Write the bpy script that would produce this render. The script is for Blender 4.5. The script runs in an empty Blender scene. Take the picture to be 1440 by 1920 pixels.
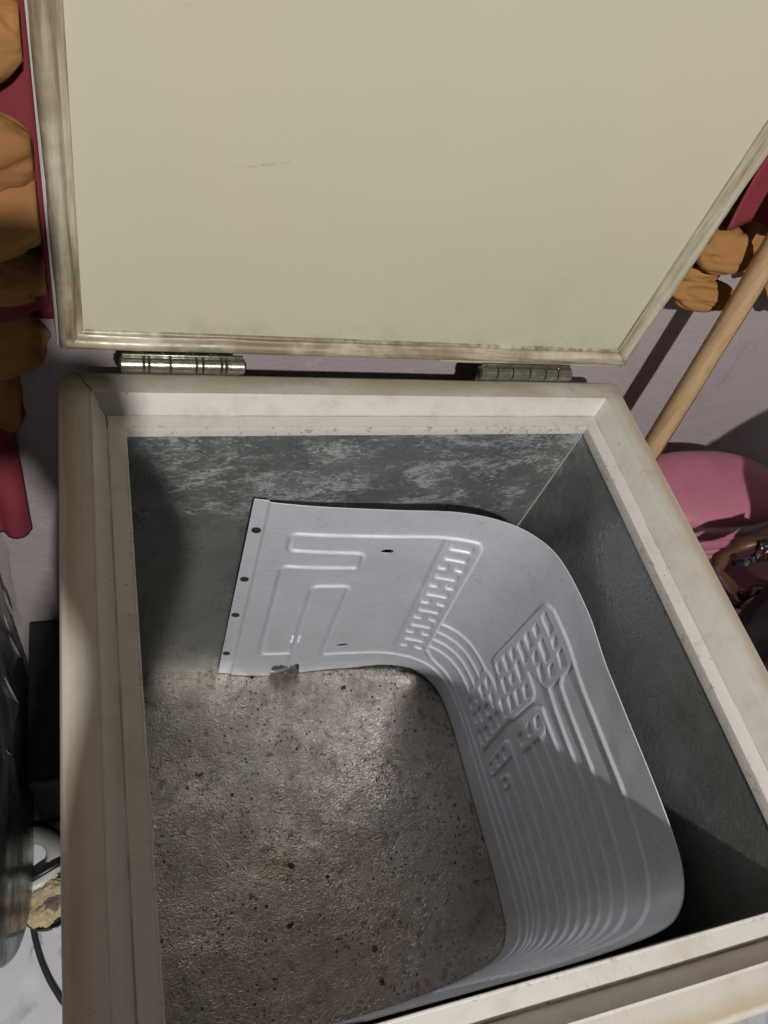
import bpy, bmesh, math, random
import numpy as np
from mathutils import Vector, Matrix, noise
random.seed(7)
scene = bpy.context.scene
COL = scene.collection
PI = math.pi

# ------------------------------------------------------------------ camera
# metres; the top of the freezer rim is z = 0, its back edge y = 0, its left edge x = 0
R = [[0.9388306622745081, -0.22733112850600756, 0.2586842584800627],
     [-0.04094572280716126, -0.819518266471621, -0.5715883647373745],
     [0.3419363030697282, 0.5260326690724927, -0.7786971142308545]]
CAM = Vector((0.0340, -0.5334, 0.5391))
cd = bpy.data.cameras.new('camera'); cam = bpy.data.objects.new('camera', cd); COL.objects.link(cam)
right, down, fwd = Vector(R[0]), Vector(R[1]), Vector(R[2])
M = Matrix((right, -down, -fwd)).transposed().to_4x4(); M.translation = CAM
cam.matrix_world = M
cd.sensor_fit = 'HORIZONTAL'; cd.sensor_width = 36.0; cd.lens = 36.0 * 1440.7 / 1440.0
cd.clip_start = 0.02; cd.clip_end = 60
scene.camera = cam
scene.cycles.max_bounces = 7; scene.cycles.diffuse_bounces = 4; scene.cycles.glossy_bounces = 3; scene.cycles.adaptive_threshold = .03

# ------------------------------------------------------------------ world and lamps
w = bpy.data.worlds.new('World'); scene.world = w; w.use_nodes = True
bg = w.node_tree.nodes['Background']; bg.inputs[0].default_value = (1.0, 0.90, 0.79, 1); bg.inputs[1].default_value = 0.064

def lamp(name, kind, loc, target, energy, color, **kw):
    l = bpy.data.lights.new(name, kind); l.energy = energy; l.color = color
    for k, v in kw.items(): setattr(l, k, v)
    o = bpy.data.objects.new(name, l); COL.objects.link(o); o.location = loc
    o.rotation_euler = (Vector(target) - Vector(loc)).to_track_quat('-Z', 'Y').to_euler()
    return o
# the one lit lamp: a bare bulb above and behind the photographer
lamp('room_bulb_light', 'POINT', (0.12, -1.74, 1.47), (0.3, 0, 0), 182.0, (1.0, 0.965, 0.92), shadow_soft_size=0.028)

vs = scene.view_settings
vs.view_transform = 'Standard'; vs.look = 'None'; vs.exposure = 0.0; vs.gamma = 1.0; vs.use_curve_mapping = False

# ------------------------------------------------------------------ helpers
def link(o, parent=None):
    COL.objects.link(o)
    if parent: o.parent = parent
    return o
def tag(o, label=None, cat=None, group=None, kind=None):
    if label: o['label'] = label
    if cat: o['category'] = cat
    if group: o['group'] = group
    if kind: o['kind'] = kind
    return o
ORG = {}
def thing(name, label, cat, loc=(0, 0, 0), group=None):
    o = bpy.data.objects.new(name, None); o.empty_display_size = .05; o.location = loc
    link(o); tag(o, label, cat, group); ORG[o] = Vector(loc); return o
def build(name, verts, faces, mat, parent=None, smooth=True, loc=None, auto=None):
    """vertices in place coordinates; stored relative to the thing's base"""
    o_ = ORG[parent] if parent else Vector(loc or (0, 0, 0))
    v = np.asarray(verts, dtype=np.float64) - np.array(o_)
    me = bpy.data.meshes.new(name)
    me.from_pydata(v.tolist(), [], [tuple(f) for f in faces])
    bm = bmesh.new(); bm.from_mesh(me); bmesh.ops.recalc_face_normals(bm, faces=bm.faces); bm.to_mesh(me); bm.free()
    if smooth:
        me.polygons.foreach_set('use_smooth', [True] * len(me.polygons))
        if auto: me.set_sharp_from_angle(angle=math.radians(auto))
    me.materials.append(mat)
    o = bpy.data.objects.new(name, me); link(o, parent)
    if not parent: o.location = o_
    ORG[o] = o_
    return o
class MB:
    def __init__(s): s.v = []; s.f = []
    def add(s, v, f):
        n = len(s.v); s.v += [tuple(p) for p in v]; s.f += [tuple(i + n for i in q) for q in f]
    def grid(s, P, close_u=False, close_v=False):
        nu, nv = len(P), len(P[0]); f = []
        for i in range(nu - (0 if close_u else 1)):
            for j in range(nv - (0 if close_v else 1)):
                a, b = i, (i + 1) % nu; c, d = j, (j + 1) % nv
                f.append((a * nv + c, a * nv + d, b * nv + d, b * nv + c))
        s.add([p for r in P for p in r], f)
    def box(s, lo, hi, bev=0.0):
        bm = bmesh.new(); bmesh.ops.create_cube(bm, size=1)
        c = [(a + b) / 2 for a, b in zip(lo, hi)]; d = [b - a for a, b in zip(lo, hi)]
        for v in bm.verts: v.co = Vector([c[i] + v.co[i] * d[i] for i in range(3)])
        if bev: bmesh.ops.bevel(bm, geom=bm.edges[:], offset=bev, segments=3, affect='EDGES', profile=.5)
        bm.verts.index_update(); s.add([v.co[:] for v in bm.verts], [[v.index for v in f.verts] for f in bm.faces]); bm.free()
    def tube(s, pts, rad, n=12, cap=True, squash=None):
        pts = [Vector(p) for p in pts]; rings = []; up = Vector((.13, .27, .95)).normalized()
        for i, p in enumerate(pts):
            t = (pts[min(i + 1, len(pts) - 1)] - pts[max(i - 1, 0)]).normalized()
            a = t.cross(up)
            if a.length < .1: a = t.cross(Vector((1, 0, 0)))
            a.normalize(); b = a.cross(t); r = rad[i] if hasattr(rad, '__len__') else rad
            k = squash or 1.0
            rings.append([tuple(p + (a * math.cos(q) + b * math.sin(q) * k) * r) for q in [2 * PI * j / n for j in range(n)]])
        n0 = len(s.v); s.grid(rings, close_v=True)
        if cap:
            s.f.append(tuple(n0 + j for j in range(n))); s.f.append(tuple(n0 + (len(pts) - 1) * n + j for j in reversed(range(n))))
    def lathe(s, prof, c, n=64, sx=1.0, sy=1.0, power=2.0):
        rings = []
        for r, z in prof:
            ring = []
            for j in range(n):
                q = 2 * PI * j / n; cx, cy = math.cos(q), math.sin(q)
                e = 2.0 / power
                ring.append((c[0] + sx * r * math.copysign(abs(cx) ** e, cx), c[1] + sy * r * math.copysign(abs(cy) ** e, cy), c[2] + z))
            rings.append(ring)
        s.grid(rings, close_v=True)
    def obj(s, name, mat, parent=None, **k): return build(name, s.v, s.f, mat, parent, **k)
def spline(K, n):
    K = [Vector(k) for k in K]; out = []; m = len(K) - 1
    for i in range(n + 1):
        t = m * i / n; j = min(int(t), m - 1); f = t - j
        g = lambda q: K[max(0, min(m, q))]
        p0, p1, p2, p3 = g(j - 1), g(j), g(j + 1), g(j + 2)
        out.append(.5 * ((2 * p1) + (p2 - p0) * f + (2 * p0 - 5 * p1 + 4 * p2 - p3) * f * f + (3 * p1 - p0 - 3 * p2 + p3) * f ** 3))
    return out

# ------------------------------------------------------------------ materials
class Mat:
    """small builder over a Principled material; coordinates are Object (place metres, per thing)"""
    def __init__(s, name, base, rough=.5, metal=0., spec=.5, org=(0, 0, 0), **kw):
        s.m = bpy.data.materials.new(name); s.m.use_nodes = True; s.t = s.m.node_tree; s.n = s.t.nodes; s.l = s.t.links
        s.b = s.n['Principled BSDF']; tc = s.n.new('ShaderNodeTexCoord').outputs['Object']
        va = s.n.new('ShaderNodeVectorMath'); va.operation = 'ADD'; s.l.new(tc, va.inputs[0]); va.inputs[1].default_value = org; s.tc = va.outputs[0]
        s.col = None; s.base = base
        s.b.inputs['Base Color'].default_value = (*base, 1); s.b.inputs['Roughness'].default_value = rough
        s.b.inputs['Metallic'].default_value = metal; s.b.inputs['Specular IOR Level'].default_value = spec
        for k, v in kw.items(): s.b.inputs[k].default_value = v
        s.h = None
    def map(s, scale=(1, 1, 1), loc=(0, 0, 0), rot=(0, 0, 0)):
        n = s.n.new('ShaderNodeMapping'); n.inputs['Scale'].default_value = scale; n.inputs['Location'].default_value = loc; n.inputs['Rotation'].default_value = rot
        s.l.new(s.tc, n.inputs[0]); return n.outputs[0]
    def noise(s, scale, detail=4, rough=.55, dist=0., vec=None):
        n = s.n.new('ShaderNodeTexNoise'); n.inputs['Scale'].default_value = scale; n.inputs['Detail'].default_value = detail
        n.inputs['Roughness'].default_value = rough; n.inputs['Distortion'].default_value = dist
        s.l.new(vec or s.tc, n.inputs['Vector']); return n.outputs['Fac']
    def voro(s, scale, feature='F1', vec=None, rnd=1.0):
        n = s.n.new('ShaderNodeTexVoronoi'); n.feature = feature; n.inputs['Scale'].default_value = scale; n.inputs['Randomness'].default_value = rnd
        s.l.new(vec or s.tc, n.inputs['Vector']); return n.outputs['Distance']
    def wave(s, scale, dist, vec=None, ds=1.0, detail=3):
        n = s.n.new('ShaderNodeTexWave'); n.inputs['Scale'].default_value = scale; n.inputs['Distortion'].default_value = dist
        n.inputs['Detail Scale'].default_value = ds; n.inputs['Detail'].default_value = detail
        s.l.new(vec or s.tc, n.inputs['Vector']); return n.outputs['Fac']
    def axis(s, i, vec=None):
        n = s.n.new('ShaderNodeSeparateXYZ'); s.l.new(vec or s.tc, n.inputs[0]); return n.outputs[i]
    def math(s, op, a, b=0.0, c=None, clamp=False):
        n = s.n.new('ShaderNodeMath'); n.operation = op; n.use_clamp = clamp
        for i, x in enumerate((a, b) if c is None else (a, b, c)):
            if hasattr(x, 'is_output'): s.l.new(x, n.inputs[i])
            else: n.inputs[i].default_value = x
        return n.outputs[0]
    def ramp(s, x, lo, hi, a=0.0, b=1.0):
        n = s.n.new('ShaderNodeMapRange'); n.interpolation_type = 'SMOOTHSTEP'; n.clamp = True
        s.l.new(x, n.inputs[0])
        for i, v in enumerate((lo, hi, a, b)): n.inputs[i + 1].default_value = v
        return n.outputs[0]
    def tint(s, fac, color, mode='MIX'):
        n = s.n.new('ShaderNodeMix'); n.data_type = 'RGBA'; n.blend_type = mode
        if s.col is None: n.inputs[6].default_value = (*s.base, 1)
        else: s.l.new(s.col, n.inputs[6])
        n.inputs[7].default_value = (*color, 1)
        if hasattr(fac, 'is_output'): s.l.new(fac, n.inputs[0])
        else: n.inputs[0].default_value = fac
        s.col = n.outputs[2]; s.l.new(s.col, s.b.inputs['Base Color']); return s
    def bump(s, x, strength, dist):
        n = s.n.new('ShaderNodeBump'); n.inputs['Strength'].default_value = strength; n.inputs['Distance'].default_value = dist
        s.l.new(x, n.inputs['Height'])
        if s.h: s.l.new(s.h, n.inputs['Normal'])
        s.h = n.outputs[0]; s.l.new(s.h, s.b.inputs['Normal']); return s
    def rough(s, x, lo, hi): s.l.new(s.ramp(x, .3, .7, lo, hi), s.b.inputs['Roughness']); return s
    def set(s, sock, x): s.l.new(x, s.b.inputs[sock]); return s

# cream rim plastic, yellowed along the outer edge, speckled and scuffed
W, D = 0.60, 0.5975
A_, B_, C_, H1, H2 = .028, .0111, .0166, .0169, .0108
O3 = A_ + B_ + C_
ORG_FZ = (W / 2, -D / 2, -.80)
HL = .5845
def rim_mat():
    m = Mat('rim_cream_plastic', (.515, .49, .445), .40, org=ORG_FZ)
    x, y = m.axis(0), m.axis(1)
    # distance to nearest outer edge
    dx = m.math('MINIMUM', x, m.math('SUBTRACT', W, x)); dy = m.math('MINIMUM', m.math('MULTIPLY', y, -1.0), m.math('ADD', y, D))
    d = m.math('MINIMUM', dx, dy)
    m.tint(m.ramp(d, A_ - .0022, A_ - .0012), (.575, .555, .525))
    gv = m.math('MULTIPLY', m.ramp(m.math('ABSOLUTE', m.math('SUBTRACT', d, A_ + B_ + .0004)), .0004, .0011, 1, 0), m.ramp(m.noise(24, 3), .38, .6)); m.tint(m.math('MULTIPLY', gv, .5), (.20, .16, .12))
    wob = m.noise(9, 4, .6)
    d2 = m.math('ADD', d, m.math('MULTIPLY', m.math('SUBTRACT', wob, .5), .012))
    yel = m.math('MULTIPLY', m.ramp(d2, .003, .0065), m.ramp(d2, .0065, .020, 1, 0))
    yel = m.math('MULTIPLY', yel, m.ramp(m.noise(4.5, 2), .34, .58))
    m.tint(m.math('MULTIPLY', yel, .62), (.36, .275, .155))
    m.tint(m.math('MULTIPLY', m.ramp(m.noise(34, 4, .65), .46, .75), .28), (.33, .28, .21))
    # brown grime rubbed into the flat top along the hinge side
    gk = m.math('MULTIPLY', m.ramp(y, -.034, -.020), m.ramp(m.noise(9, 4, .65, 0, m.map((1, 3, 1))), .30, .62))
    m.tint(m.math('MULTIPLY', gk, .55), (.30, .235, .165))
    st = m.noise(26, 5, .7, vec=m.map((.25, 1, 1)))
    m.tint(m.math('MULTIPLY', m.ramp(st, .60, .76), .45), (.30, .245, .18))
    sp = m.voro(75); m.tint(m.math('MULTIPLY', m.ramp(sp, .035, .075, 1, 0), m.ramp(m.noise(21, 2), .53, .60)), (.06, .045, .035))
    sp = m.voro(33); m.tint(m.math('MULTIPLY', m.ramp(sp, .03, .045, 1, 0), m.ramp(m.noise(11, 2), .56, .62)), (.045, .035, .03))
    # chipped scuffs close to the opening edge
    sc = m.math('MULTIPLY', m.ramp(d, O3 - .006, O3 - .001), m.ramp(m.noise(120, 5, .7), .56, .64))
    m.tint(m.math('MULTIPLY', sc, .6), (.24, .19, .15))
    hl = m.noise(60, 3, .6, 2.5, m.map((1, .18, 1))); m.tint(m.math('MULTIPLY', m.ramp(m.math('ABSOLUTE', m.math('SUBTRACT', hl, .5)), .0, .012, 1, 0), m.ramp(m.noise(7, 2), .50, .62, 0, .4)), (.26, .21, .17))
    m.rough(m.noise(30, 4), .34, .52)
    m.bump(m.noise(16, 3), .25, .004); m.bump(m.noise(420, 3), .08, .0006)
    return m.m
def gasket_mat():
    m = Mat('gasket_dirty_vinyl', (.53, .485, .39), .36, org=ORG_FZ)
    z = m.axis(2); x = m.axis(0)
    sv = m.noise(9, 4, .62, vec=m.map((13, 13, .9))); sh = m.noise(9, 4, .62, vec=m.map((.8, 13, 13)))
    horiz = m.ramp(z, .036, .044, 1, 0)
    mixv = m.math('ADD', m.math('MULTIPLY', sv, m.math('SUBTRACT', 1.0, horiz)), m.math('MULTIPLY', sh, horiz))
    low = m.ramp(z, .05, .34, 1, .55)
    m.tint(m.ramp(mixv, .34, .62, .05, .8), (.26, .21, .125)); m.tint(m.math('MULTIPLY', m.ramp(mixv, .52, .70), low), (.125, .09, .05))
    m.tint(m.math('MULTIPLY', m.ramp(m.noise(9, 4, .7), .42, .62), m.math('MULTIPLY', low, .85)), (.18, .14, .085))
    edge = m.math('MULTIPLY', m.ramp(m.math('MINIMUM', x, m.math('SUBTRACT', W, x)), .001, .012, 1, 0), low)
    m.tint(m.math('MULTIPLY', edge, m.ramp(m.noise(20, 5, .7), .4, .62)), (.10, .085, .065))
    m.tint(m.ramp(m.voro(60), .03, .05, .7, 0), (.06, .05, .04))
    m.rough(m.noise(40, 4), .28, .55); m.bump(mixv, .15, .001)
    return m.m
def panel_mat():
    m = Mat('lid_panel_cream', (.53, .505, .395), .5, org=ORG_FZ)
    m.tint(m.ramp(m.noise(2.4, 3), .35, .7, 0, .35), (.50, .49, .335))
    z = m.axis(2); x = m.axis(0)
    m.tint(m.math('MULTIPLY', m.ramp(z, .043, .075, 1, 0), m.ramp(m.noise(28, 6, .7), .42, .7, .0, .5)), (.36, .34, .22))
    m.tint(m.ramp(m.noise(40, 6, .7), .6, .8, 0, .12), (.40, .37, .27))
    # faint rubbed scratch
    v = m.map((1, 1, 1), (-.2055, 0, -.166), (0, .255, 0)); u = m.axis(0, v); t = m.axis(2, v)
    sc = m.math('MULTIPLY', m.ramp(m.math('ABSOLUTE', t), .0007, .0016, 1, 0), m.ramp(m.math('ABSOLUTE', u), .014, .03, 1, 0))
    m.tint(m.math('MULTIPLY', sc, m.ramp(m.noise(260, 3), .45, .6, 0, .42)), (.27, .24, .16))
    m.tint(m.ramp(m.noise(1.6, 4, .6, .5), .44, .66, 0, .4), (.56, .50, .385)); m.tint(m.ramp(m.noise(7, 5, .7, .8, m.map((.5, 1, 1))), .55, .72, 0, .22), (.40, .385, .27))
    m.tint(m.math('MULTIPLY', m.ramp(m.math('ABSOLUTE', m.math('SUBTRACT', m.noise(9, 3, .6, 2.0), .5)), 0, .003, 1, 0), m.ramp(m.noise(3, 2), .52, .62, 0, .3)), (.36, .34, .24))
    m.tint(m.math('MULTIPLY', m.ramp(m.voro(24), .012, .02, 1, 0), m.ramp(m.noise(7), .5, .56)), (.25, .22, .15))
    m.bump(m.noise(520, 2), .14, .0007); m.bump(m.noise(5, 2), .12, .01)
    m.rough(m.noise(18, 4), .42, .56)
    return m.m
def liner_mat(floor=False):
    if floor:
        m = Mat('liner_floor_stucco_metal', (.445, .40, .36), .30, .85, org=ORG_FZ)
    else:
        m = Mat('liner_wall_stucco_metal', (.36, .375, .37), .32, .7, org=ORG_FZ)
    # pebbled stucco embossing
    warp = m.n.new('ShaderNodeVectorMath'); warp.operation = 'MULTIPLY_ADD'
    nz = m.n.new('ShaderNodeTexNoise'); nz.inputs['Scale'].default_value = 60; m.l.new(m.tc, nz.inputs['Vector'])
    m.l.new(nz.outputs['Color'], warp.inputs[0]); warp.inputs[1].default_value = (.012, .012, .012); m.l.new(m.tc, warp.inputs[2])
    wv = warp.outputs[0]
    peb = m.noise(300, 2, .5, 1.0, wv); peb2 = None
    if floor:
        m.tint(m.ramp(m.noise(5.5, 4, .6), .38, .68, 0, .55), (.33, .27, .22))
        m.tint(m.ramp(m.noise(16, 6, .7), .50, .72, 0, .5), (.36, .305, .26))
        m.tint(m.ramp(m.noise(70, 4, .7), .53, .68, 0, .75), (.17, .135, .11))
        m.tint(m.ramp(peb, .36, .54, .4, 0), (.26, .215, .175))
        m.tint(m.math('MULTIPLY', m.ramp(m.voro(46), .07, .14, 1, 0), m.ramp(m.noise(9, 3), .5, .6)), (.05, .034, .025))
        m.tint(m.math('MULTIPLY', m.ramp(m.voro(120, vec=wv), .16, .26, .9, 0), m.ramp(m.noise(19, 3), .47, .57)), (.07, .05, .04))
        m.tint(m.math('MULTIPLY', m.ramp(m.noise(30, 4), .62, .74), .4), (.24, .14, .11))
        m.tint(m.math('MULTIPLY', m.ramp(m.noise(13, 4, .65, .6), .56, .68), .6), (.30, .235, .18))
        # dark crusted rust spots, clustered
        cl = m.ramp(m.noise(5, 2), .48, .60)
        m.tint(m.math('MULTIPLY', m.ramp(m.math('ADD', m.voro(22, vec=wv), m.math('MULTIPLY', m.noise(150, 4, .7), .42)), .27, .32, 1, 0), cl), (.045, .026, .016))
        rf = m.noise(8, 4, .7); m.rough(rf, .22, .50)
        m.set('Metallic', m.ramp(m.noise(38, 4, .7), .42, .68, .92, .5))
        m.bump(peb, .5, .0022); m.bump(m.noise(9, 2), .55, .009)
    else:
        z = m.axis(2); y = m.axis(1)
        # white bloom of oxide in the upper band of the walls
        ox = m.noise(15, 4, .75, .8, m.map((.7, .7, 1.4))); ox2 = m.noise(150, 5, .75, 1.5, m.map((.6, .6, 1.3)))
        band = m.math('MULTIPLY', m.ramp(z, -.26, -.10), m.ramp(y, -.12, -.06, .12, 1))
        o = m.math('MULTIPLY', m.ramp(m.math('ADD', m.math('MULTIPLY', ox, .5), m.math('MULTIPLY', ox2, .5)), .46, .60), band)
        m.tint(m.math('MULTIPLY', o, .33), (.47, .50, .50))
        m.tint(m.math('MULTIPLY', m.ramp(m.voro(42, vec=wv), .10, .17, 1, 0), m.ramp(m.noise(13, 3), .50, .58)), (.42, .45, .45))
        m.tint(m.ramp(m.noise(30, 6, .7), .52, .75, 0, .5), (.18, .19, .185))
        m.tint(m.math('MULTIPLY', m.ramp(m.noise(3.5, 3), .45, .6), .35), (.22, .235, .235))
        m.rough(m.noise(26, 4, .7), .24, .46)
        m.set('Metallic', m.ramp(o, 0, 1, .75, .15))
        m.bump(peb, .42, .0018); m.bump(m.noise(60, 3, .6, .8), .4, .0022); m.bump(m.noise(7, 1), .4, .01)
    return m.m
def alu_mat():
    m = Mat('evaporator_aluminium', (.82, .86, .94), .40, .42, org=(.36, -.3, -.5825))
    z = m.axis(2)
    m.tint(m.ramp(m.noise(18, 5, .65), .45, .75, 0, .25), (.55, .585, .66))
    m.tint(m.math('MULTIPLY', m.ramp(z, -.53, -.575), m.ramp(m.noise(90, 6, .75, 1.0), .45, .62, 0, .6)), (.80, .82, .85))
    m.tint(m.math('MULTIPLY', m.ramp(m.voro(30), .016, .03, 1, 0), m.ramp(m.noise(9), .52, .58)), (.10, .10, .10))
    m.tint(m.ramp(m.noise(120, 5, .7), .60, .75, 0, .18), (.30, .31, .33))
    sc = m.noise(20, 4, .7, 0, m.map((.6, .6, 9))); m.tint(m.ramp(sc, .56, .72, 0, .28), (.50, .52, .57))
    wp = m.noise(12, 3, .6, 1.5); m.tint(m.ramp(m.math('ABSOLUTE', m.math('SUBTRACT', wp, .5)), .0, .006, .35, 0), (.42, .43, .46))
    m.rough(m.noise(14, 4, .7), .30, .48)
    m.bump(m.noise(700, 2), .05, .0004); m.bump(m.noise(11, 2), .25, .004)
    return m.m
def plain(name, base, rough=.5, metal=0., var=.25, vs_=25, bmp=.0, bscale=200, bd=.001, **kw):
    m = Mat(name, base, rough, metal, **kw)
    m.tint(m.ramp(m.noise(vs_, 5, .65), .4, .72, 0, var), tuple(c * .55 for c in base))
    m.rough(m.noise(vs_ * 2, 4), max(.05, rough - .08), min(1, rough + .1))
    if bmp: m.bump(m.noise(bscale, 4), bmp, bd)
    return m.m
M_rim, M_gasket, M_panel, M_wall_liner, M_floor_liner, M_alu = rim_mat(), gasket_mat(), panel_mat(), liner_mat(), liner_mat(True), alu_mat()
M_shell = plain('lid_shell_white_enamel', (.58, .56, .55), .35, 0, .25, 12)
M_body = plain('cabinet_white_enamel', (.55, .53, .50), .4, 0, .25, 9)
M_dark = plain('grime_black', (.018, .015, .012), .8)
M_rivet = plain('rivet_tarnished', (.10, .075, .05), .45, .6, .6, 300)
M_hinge = plain('hinge_worn_steel', (.36, .345, .29), .30, .85, .8, 110, .3, 160, .0008)
M_white_edge = plain('seam_sealant', (.36, .38, .37), .5, 0, .5, 80)

# ------------------------------------------------------------------ setting: wall and floor
YW, ZF = .058, -.80
m = Mat('mauve_wall_paint', (.375, .325, .335), .5)
m.tint(m.ramp(m.noise(6, 5), .4, .7, 0, .3), (.32, .27, .285)); m.tint(m.ramp(m.noise(45, 6, .7), .62, .72, 0, .6), (.50, .46, .46)); m.tint(m.ramp(m.noise(10, 5, .7, 1.0), .56, .70, 0, .4), (.25, .205, .21))
m.tint(m.math('MULTIPLY', m.ramp(m.voro(38), .02, .035, 1, 0), m.ramp(m.noise(11), .52, .58)), (.08, .07, .07))
m.bump(m.noise(26, 4, .6), .5, .005); m.bump(m.noise(150, 3, .6, .6), .4, .0014)
mb = MB(); n = 24
mb.grid([[(-1.0 + 3.4 * i / 60, YW + .0015 * noise.noise(Vector((i * .3, j * .3, 2))), ZF + 2.2 * j / 40) for j in range(41)] for i in range(61)])
tag(mb.obj('wall', m.m), 'mauve painted plaster wall behind the freezer', 'wall', kind='structure')
m = Mat('white_marble_tile', (.60, .61, .64), .22)
v = m.noise(3.0, 9, .62, 2.2); vein = m.ramp(m.math('ABSOLUTE', m.math('SUBTRACT', v, .5)), .0, .045, 1, 0)
m.tint(m.math('MULTIPLY', vein, m.ramp(m.noise(6.0, 3), .44, .60, 0, .8)), (.20, .20, .23)); m.tint(m.ramp(m.noise(7, 6, .6), .48, .75, 0, .45), (.40, .41, .46))
m.rough(m.noise(30), .16, .3)
mb = MB(); mb.grid([[(-1.0 + 3.4 * i / 20, -1.6 + 1.74 * j / 20, ZF) for j in range(21)] for i in range(21)])
tag(mb.obj('floor', m.m), 'white marble patterned floor with grey veins', 'floor', kind='structure')

# ------------------------------------------------------------------ the chest freezer
FZ = thing('chest_freezer', 'old open cream chest freezer with bare metal lining and lid raised against wall', 'freezer', (W / 2, -D / 2, ZF))
def ring(o, z, r=None, n=7, wob=0.0):
    r = max(.012 - o, .0012) if r is None else r
    x0, x1, y0, y1 = o, W - o, -D + o, -o; P = []
    for cx, cy, a0 in ((x1 - r, y1 - r, 0), (x0 + r, y1 - r, 90), (x0 + r, y0 + r, 180), (x1 - r, y0 + r, 270)):
        arc = [(cx + r * math.cos(math.radians(a0 + 90 * k / (n - 1))), cy + r * math.sin(math.radians(a0 + 90 * k / (n - 1)))) for k in range(n)]
        P += arc
    # subdivide the straight runs so the edge can wander a little
    Q = []
    for i in range(len(P)):
        a, b = P[i], P[(i + 1) % len(P)]; Q.append(a)
        if i % n == n - 1:
            for k in range(1, 28):
                t = k / 28; Q.append((a[0] + (b[0] - a[0]) * t, a[1] + (b[1] - a[1]) * t))
    out = []
    for x, y in Q:
        q = Vector((x * 9, y * 9, z * 30)); dx, dy = noise.noise(q) * wob, noise.noise(q + Vector((9, 3, 1))) * wob
        out.append((x + dx, y + dy, z + noise.noise(q + Vector((2, 8, 5))) * wob * .6))
    return out
prof = [(.0035, -.046), (.0, -.044), (.0, -.006), (.0005, -.0036), (.0018, -.0016), (.0042, -.0003), (.006, 0.0),
        (A_ - .0024, 0.0), (A_ - .0016, .0006), (A_ - .0004, .0007), (A_ + .0003, -.0002), (A_ + B_ - .0006, -H1 + .0006), (A_ + B_ - .0002, -H1 - .0007), (A_ + B_ + .0006, -H1 - .0008), (A_ + B_ + .0011, -H1),
        (O3 - .0022, -H1), (O3 - .0015, -H1 + .0004), (O3 - .0004, -H1 + .0003), (O3, -H1 - .0008), (O3, -H1 - H2), (O3 - .003, -H1 - H2 - .0003)]
mb = MB(); mb.grid([ring(o, z, max(.012 - o, .0015), wob=.00045) for o, z in prof], close_v=True)
rim = mb.obj('rim', M_rim, FZ, auto=24)
# cracked mitre joint at the back left corner: a jagged open line following the moulding
def zprof(o):
    if o < A_: return 0.0
    if o < A_ + B_: return -H1 * (o - A_) / B_
    return -H1
ck = [(.0132, -.0035), (.0165, -.006), (.0205, -.010), (.0225, -.0165), (.0265, -.022), (.029, -.0285), (.0325, -.033), (.0365, -.0375), (.0392, -.0395), (.0396, -.0450), (.0399, -.0500), (.0402, -.0545)]
pts = []
for i in range(len(ck) - 1):
    for k in range(6):
        t = k / 6; pts.append((ck[i][0] + (ck[i + 1][0] - ck[i][0]) * t + random.uniform(-.0003, .0003), ck[i][1] + (ck[i + 1][1] - ck[i][1]) * t + random.uniform(-.0003, .0003)))
mb = MB(); mb.grid([[(x - .00032, y - .00022, zprof(min(x, -y)) + .0004), (x, y, zprof(min(x, -y)) + .0007), (x + .00032, y + .00022, zprof(min(x, -y)) + .0004)] for x, y in pts])
mb.obj('crack', M_dark, FZ)
# cabinet shell below the rim
mb = MB(); mb.grid([ring(.004, z, .014) for z in (-.045, -.2, -.5, ZF + .03, ZF + .028)], close_v=True); b0 = ring(.02, ZF + .02, .01)
mb.grid([ring(.004, ZF + .028, .014), b0], close_v=True); k = len(mb.v); mb.add(b0, [tuple(range(len(b0)))])
mb.obj('cabinet', M_body, FZ, auto=30)
for (x, y) in ((.07, -.07), (.53, -.07), (.07, -.53), (.53, -.53)):
    mb = MB(); mb.lathe([(0, 0), (.02, 0), (.022, .004), (.018, .022), (0, .022)], (x, y, ZF), 20); mb.obj('foot', M_dark, FZ, auto=30)
# liner: four walls and a floor of pebbled sheet metal
LI = O3 - .0015; x0, x1, y0, y1 = LI, W - LI, -D + LI, -LI; zt, zb = -H1 - H2 + .004, -HL
def sheet(name, P0, U, V, nu, nv, nrm, amp, mat, seed):
    P0, U, V, N = map(Vector, (P0, U, V, nrm)); mb = MB()
    g = []
    for i in range(nu + 1):
        row = []
        for j in range(nv + 1):
            u, v = i / nu, j / nv; e = min(1, 8 * min(u, 1 - u, v, 1 - v)); p = P0 + U * u + V * v
            row.append(tuple(p + N * amp * e * (noise.noise(p * 7 + Vector((seed, 0, 0))) + .5 * noise.noise(p * 19 + Vector((0, seed, 0))))))
        g.append(row)
    mb.grid(g); return mb.obj(name, mat, FZ)
sheet('liner_wall', (x0, y1, zb), (x1 - x0, 0, 0), (0, 0, zt - zb), 60, 60, (0, 1, 0), .0014, M_wall_liner, 1)
sheet('liner_wall', (x1, y0, zb), (0, y1 - y0, 0), (0, 0, zt - zb), 60, 60, (1, 0, 0), .0014, M_wall_liner, 4)
sheet('liner_wall', (x0, y0, zb), (0, y1 - y0, 0), (0, 0, zt - zb), 40, 40, (1, 0, 0), .0014, M_wall_liner, 7)
sheet('liner_wall', (x0, y0, zb), (x1 - x0, 0, 0), (0, 0, zt - zb), 40, 40, (0, 1, 0), .0014, M_wall_liner, 9)
sheet('liner_floor', (x0, y0, zb), (x1 - x0, 0, 0), (0, y1 - y0, 0), 80, 80, (0, 0, 1), .0022, M_floor_liner, 3)
mb = MB(); mb.tube([(x1 - .0005, y1 - .0005, zt - .45 * i / 30) for i in range(31)], [.0011 + .0006 * noise.noise(Vector((i * .9, 0, 0))) for i in range(31)], 8)
mb.obj('corner_seam', M_white_edge, FZ)

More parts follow.
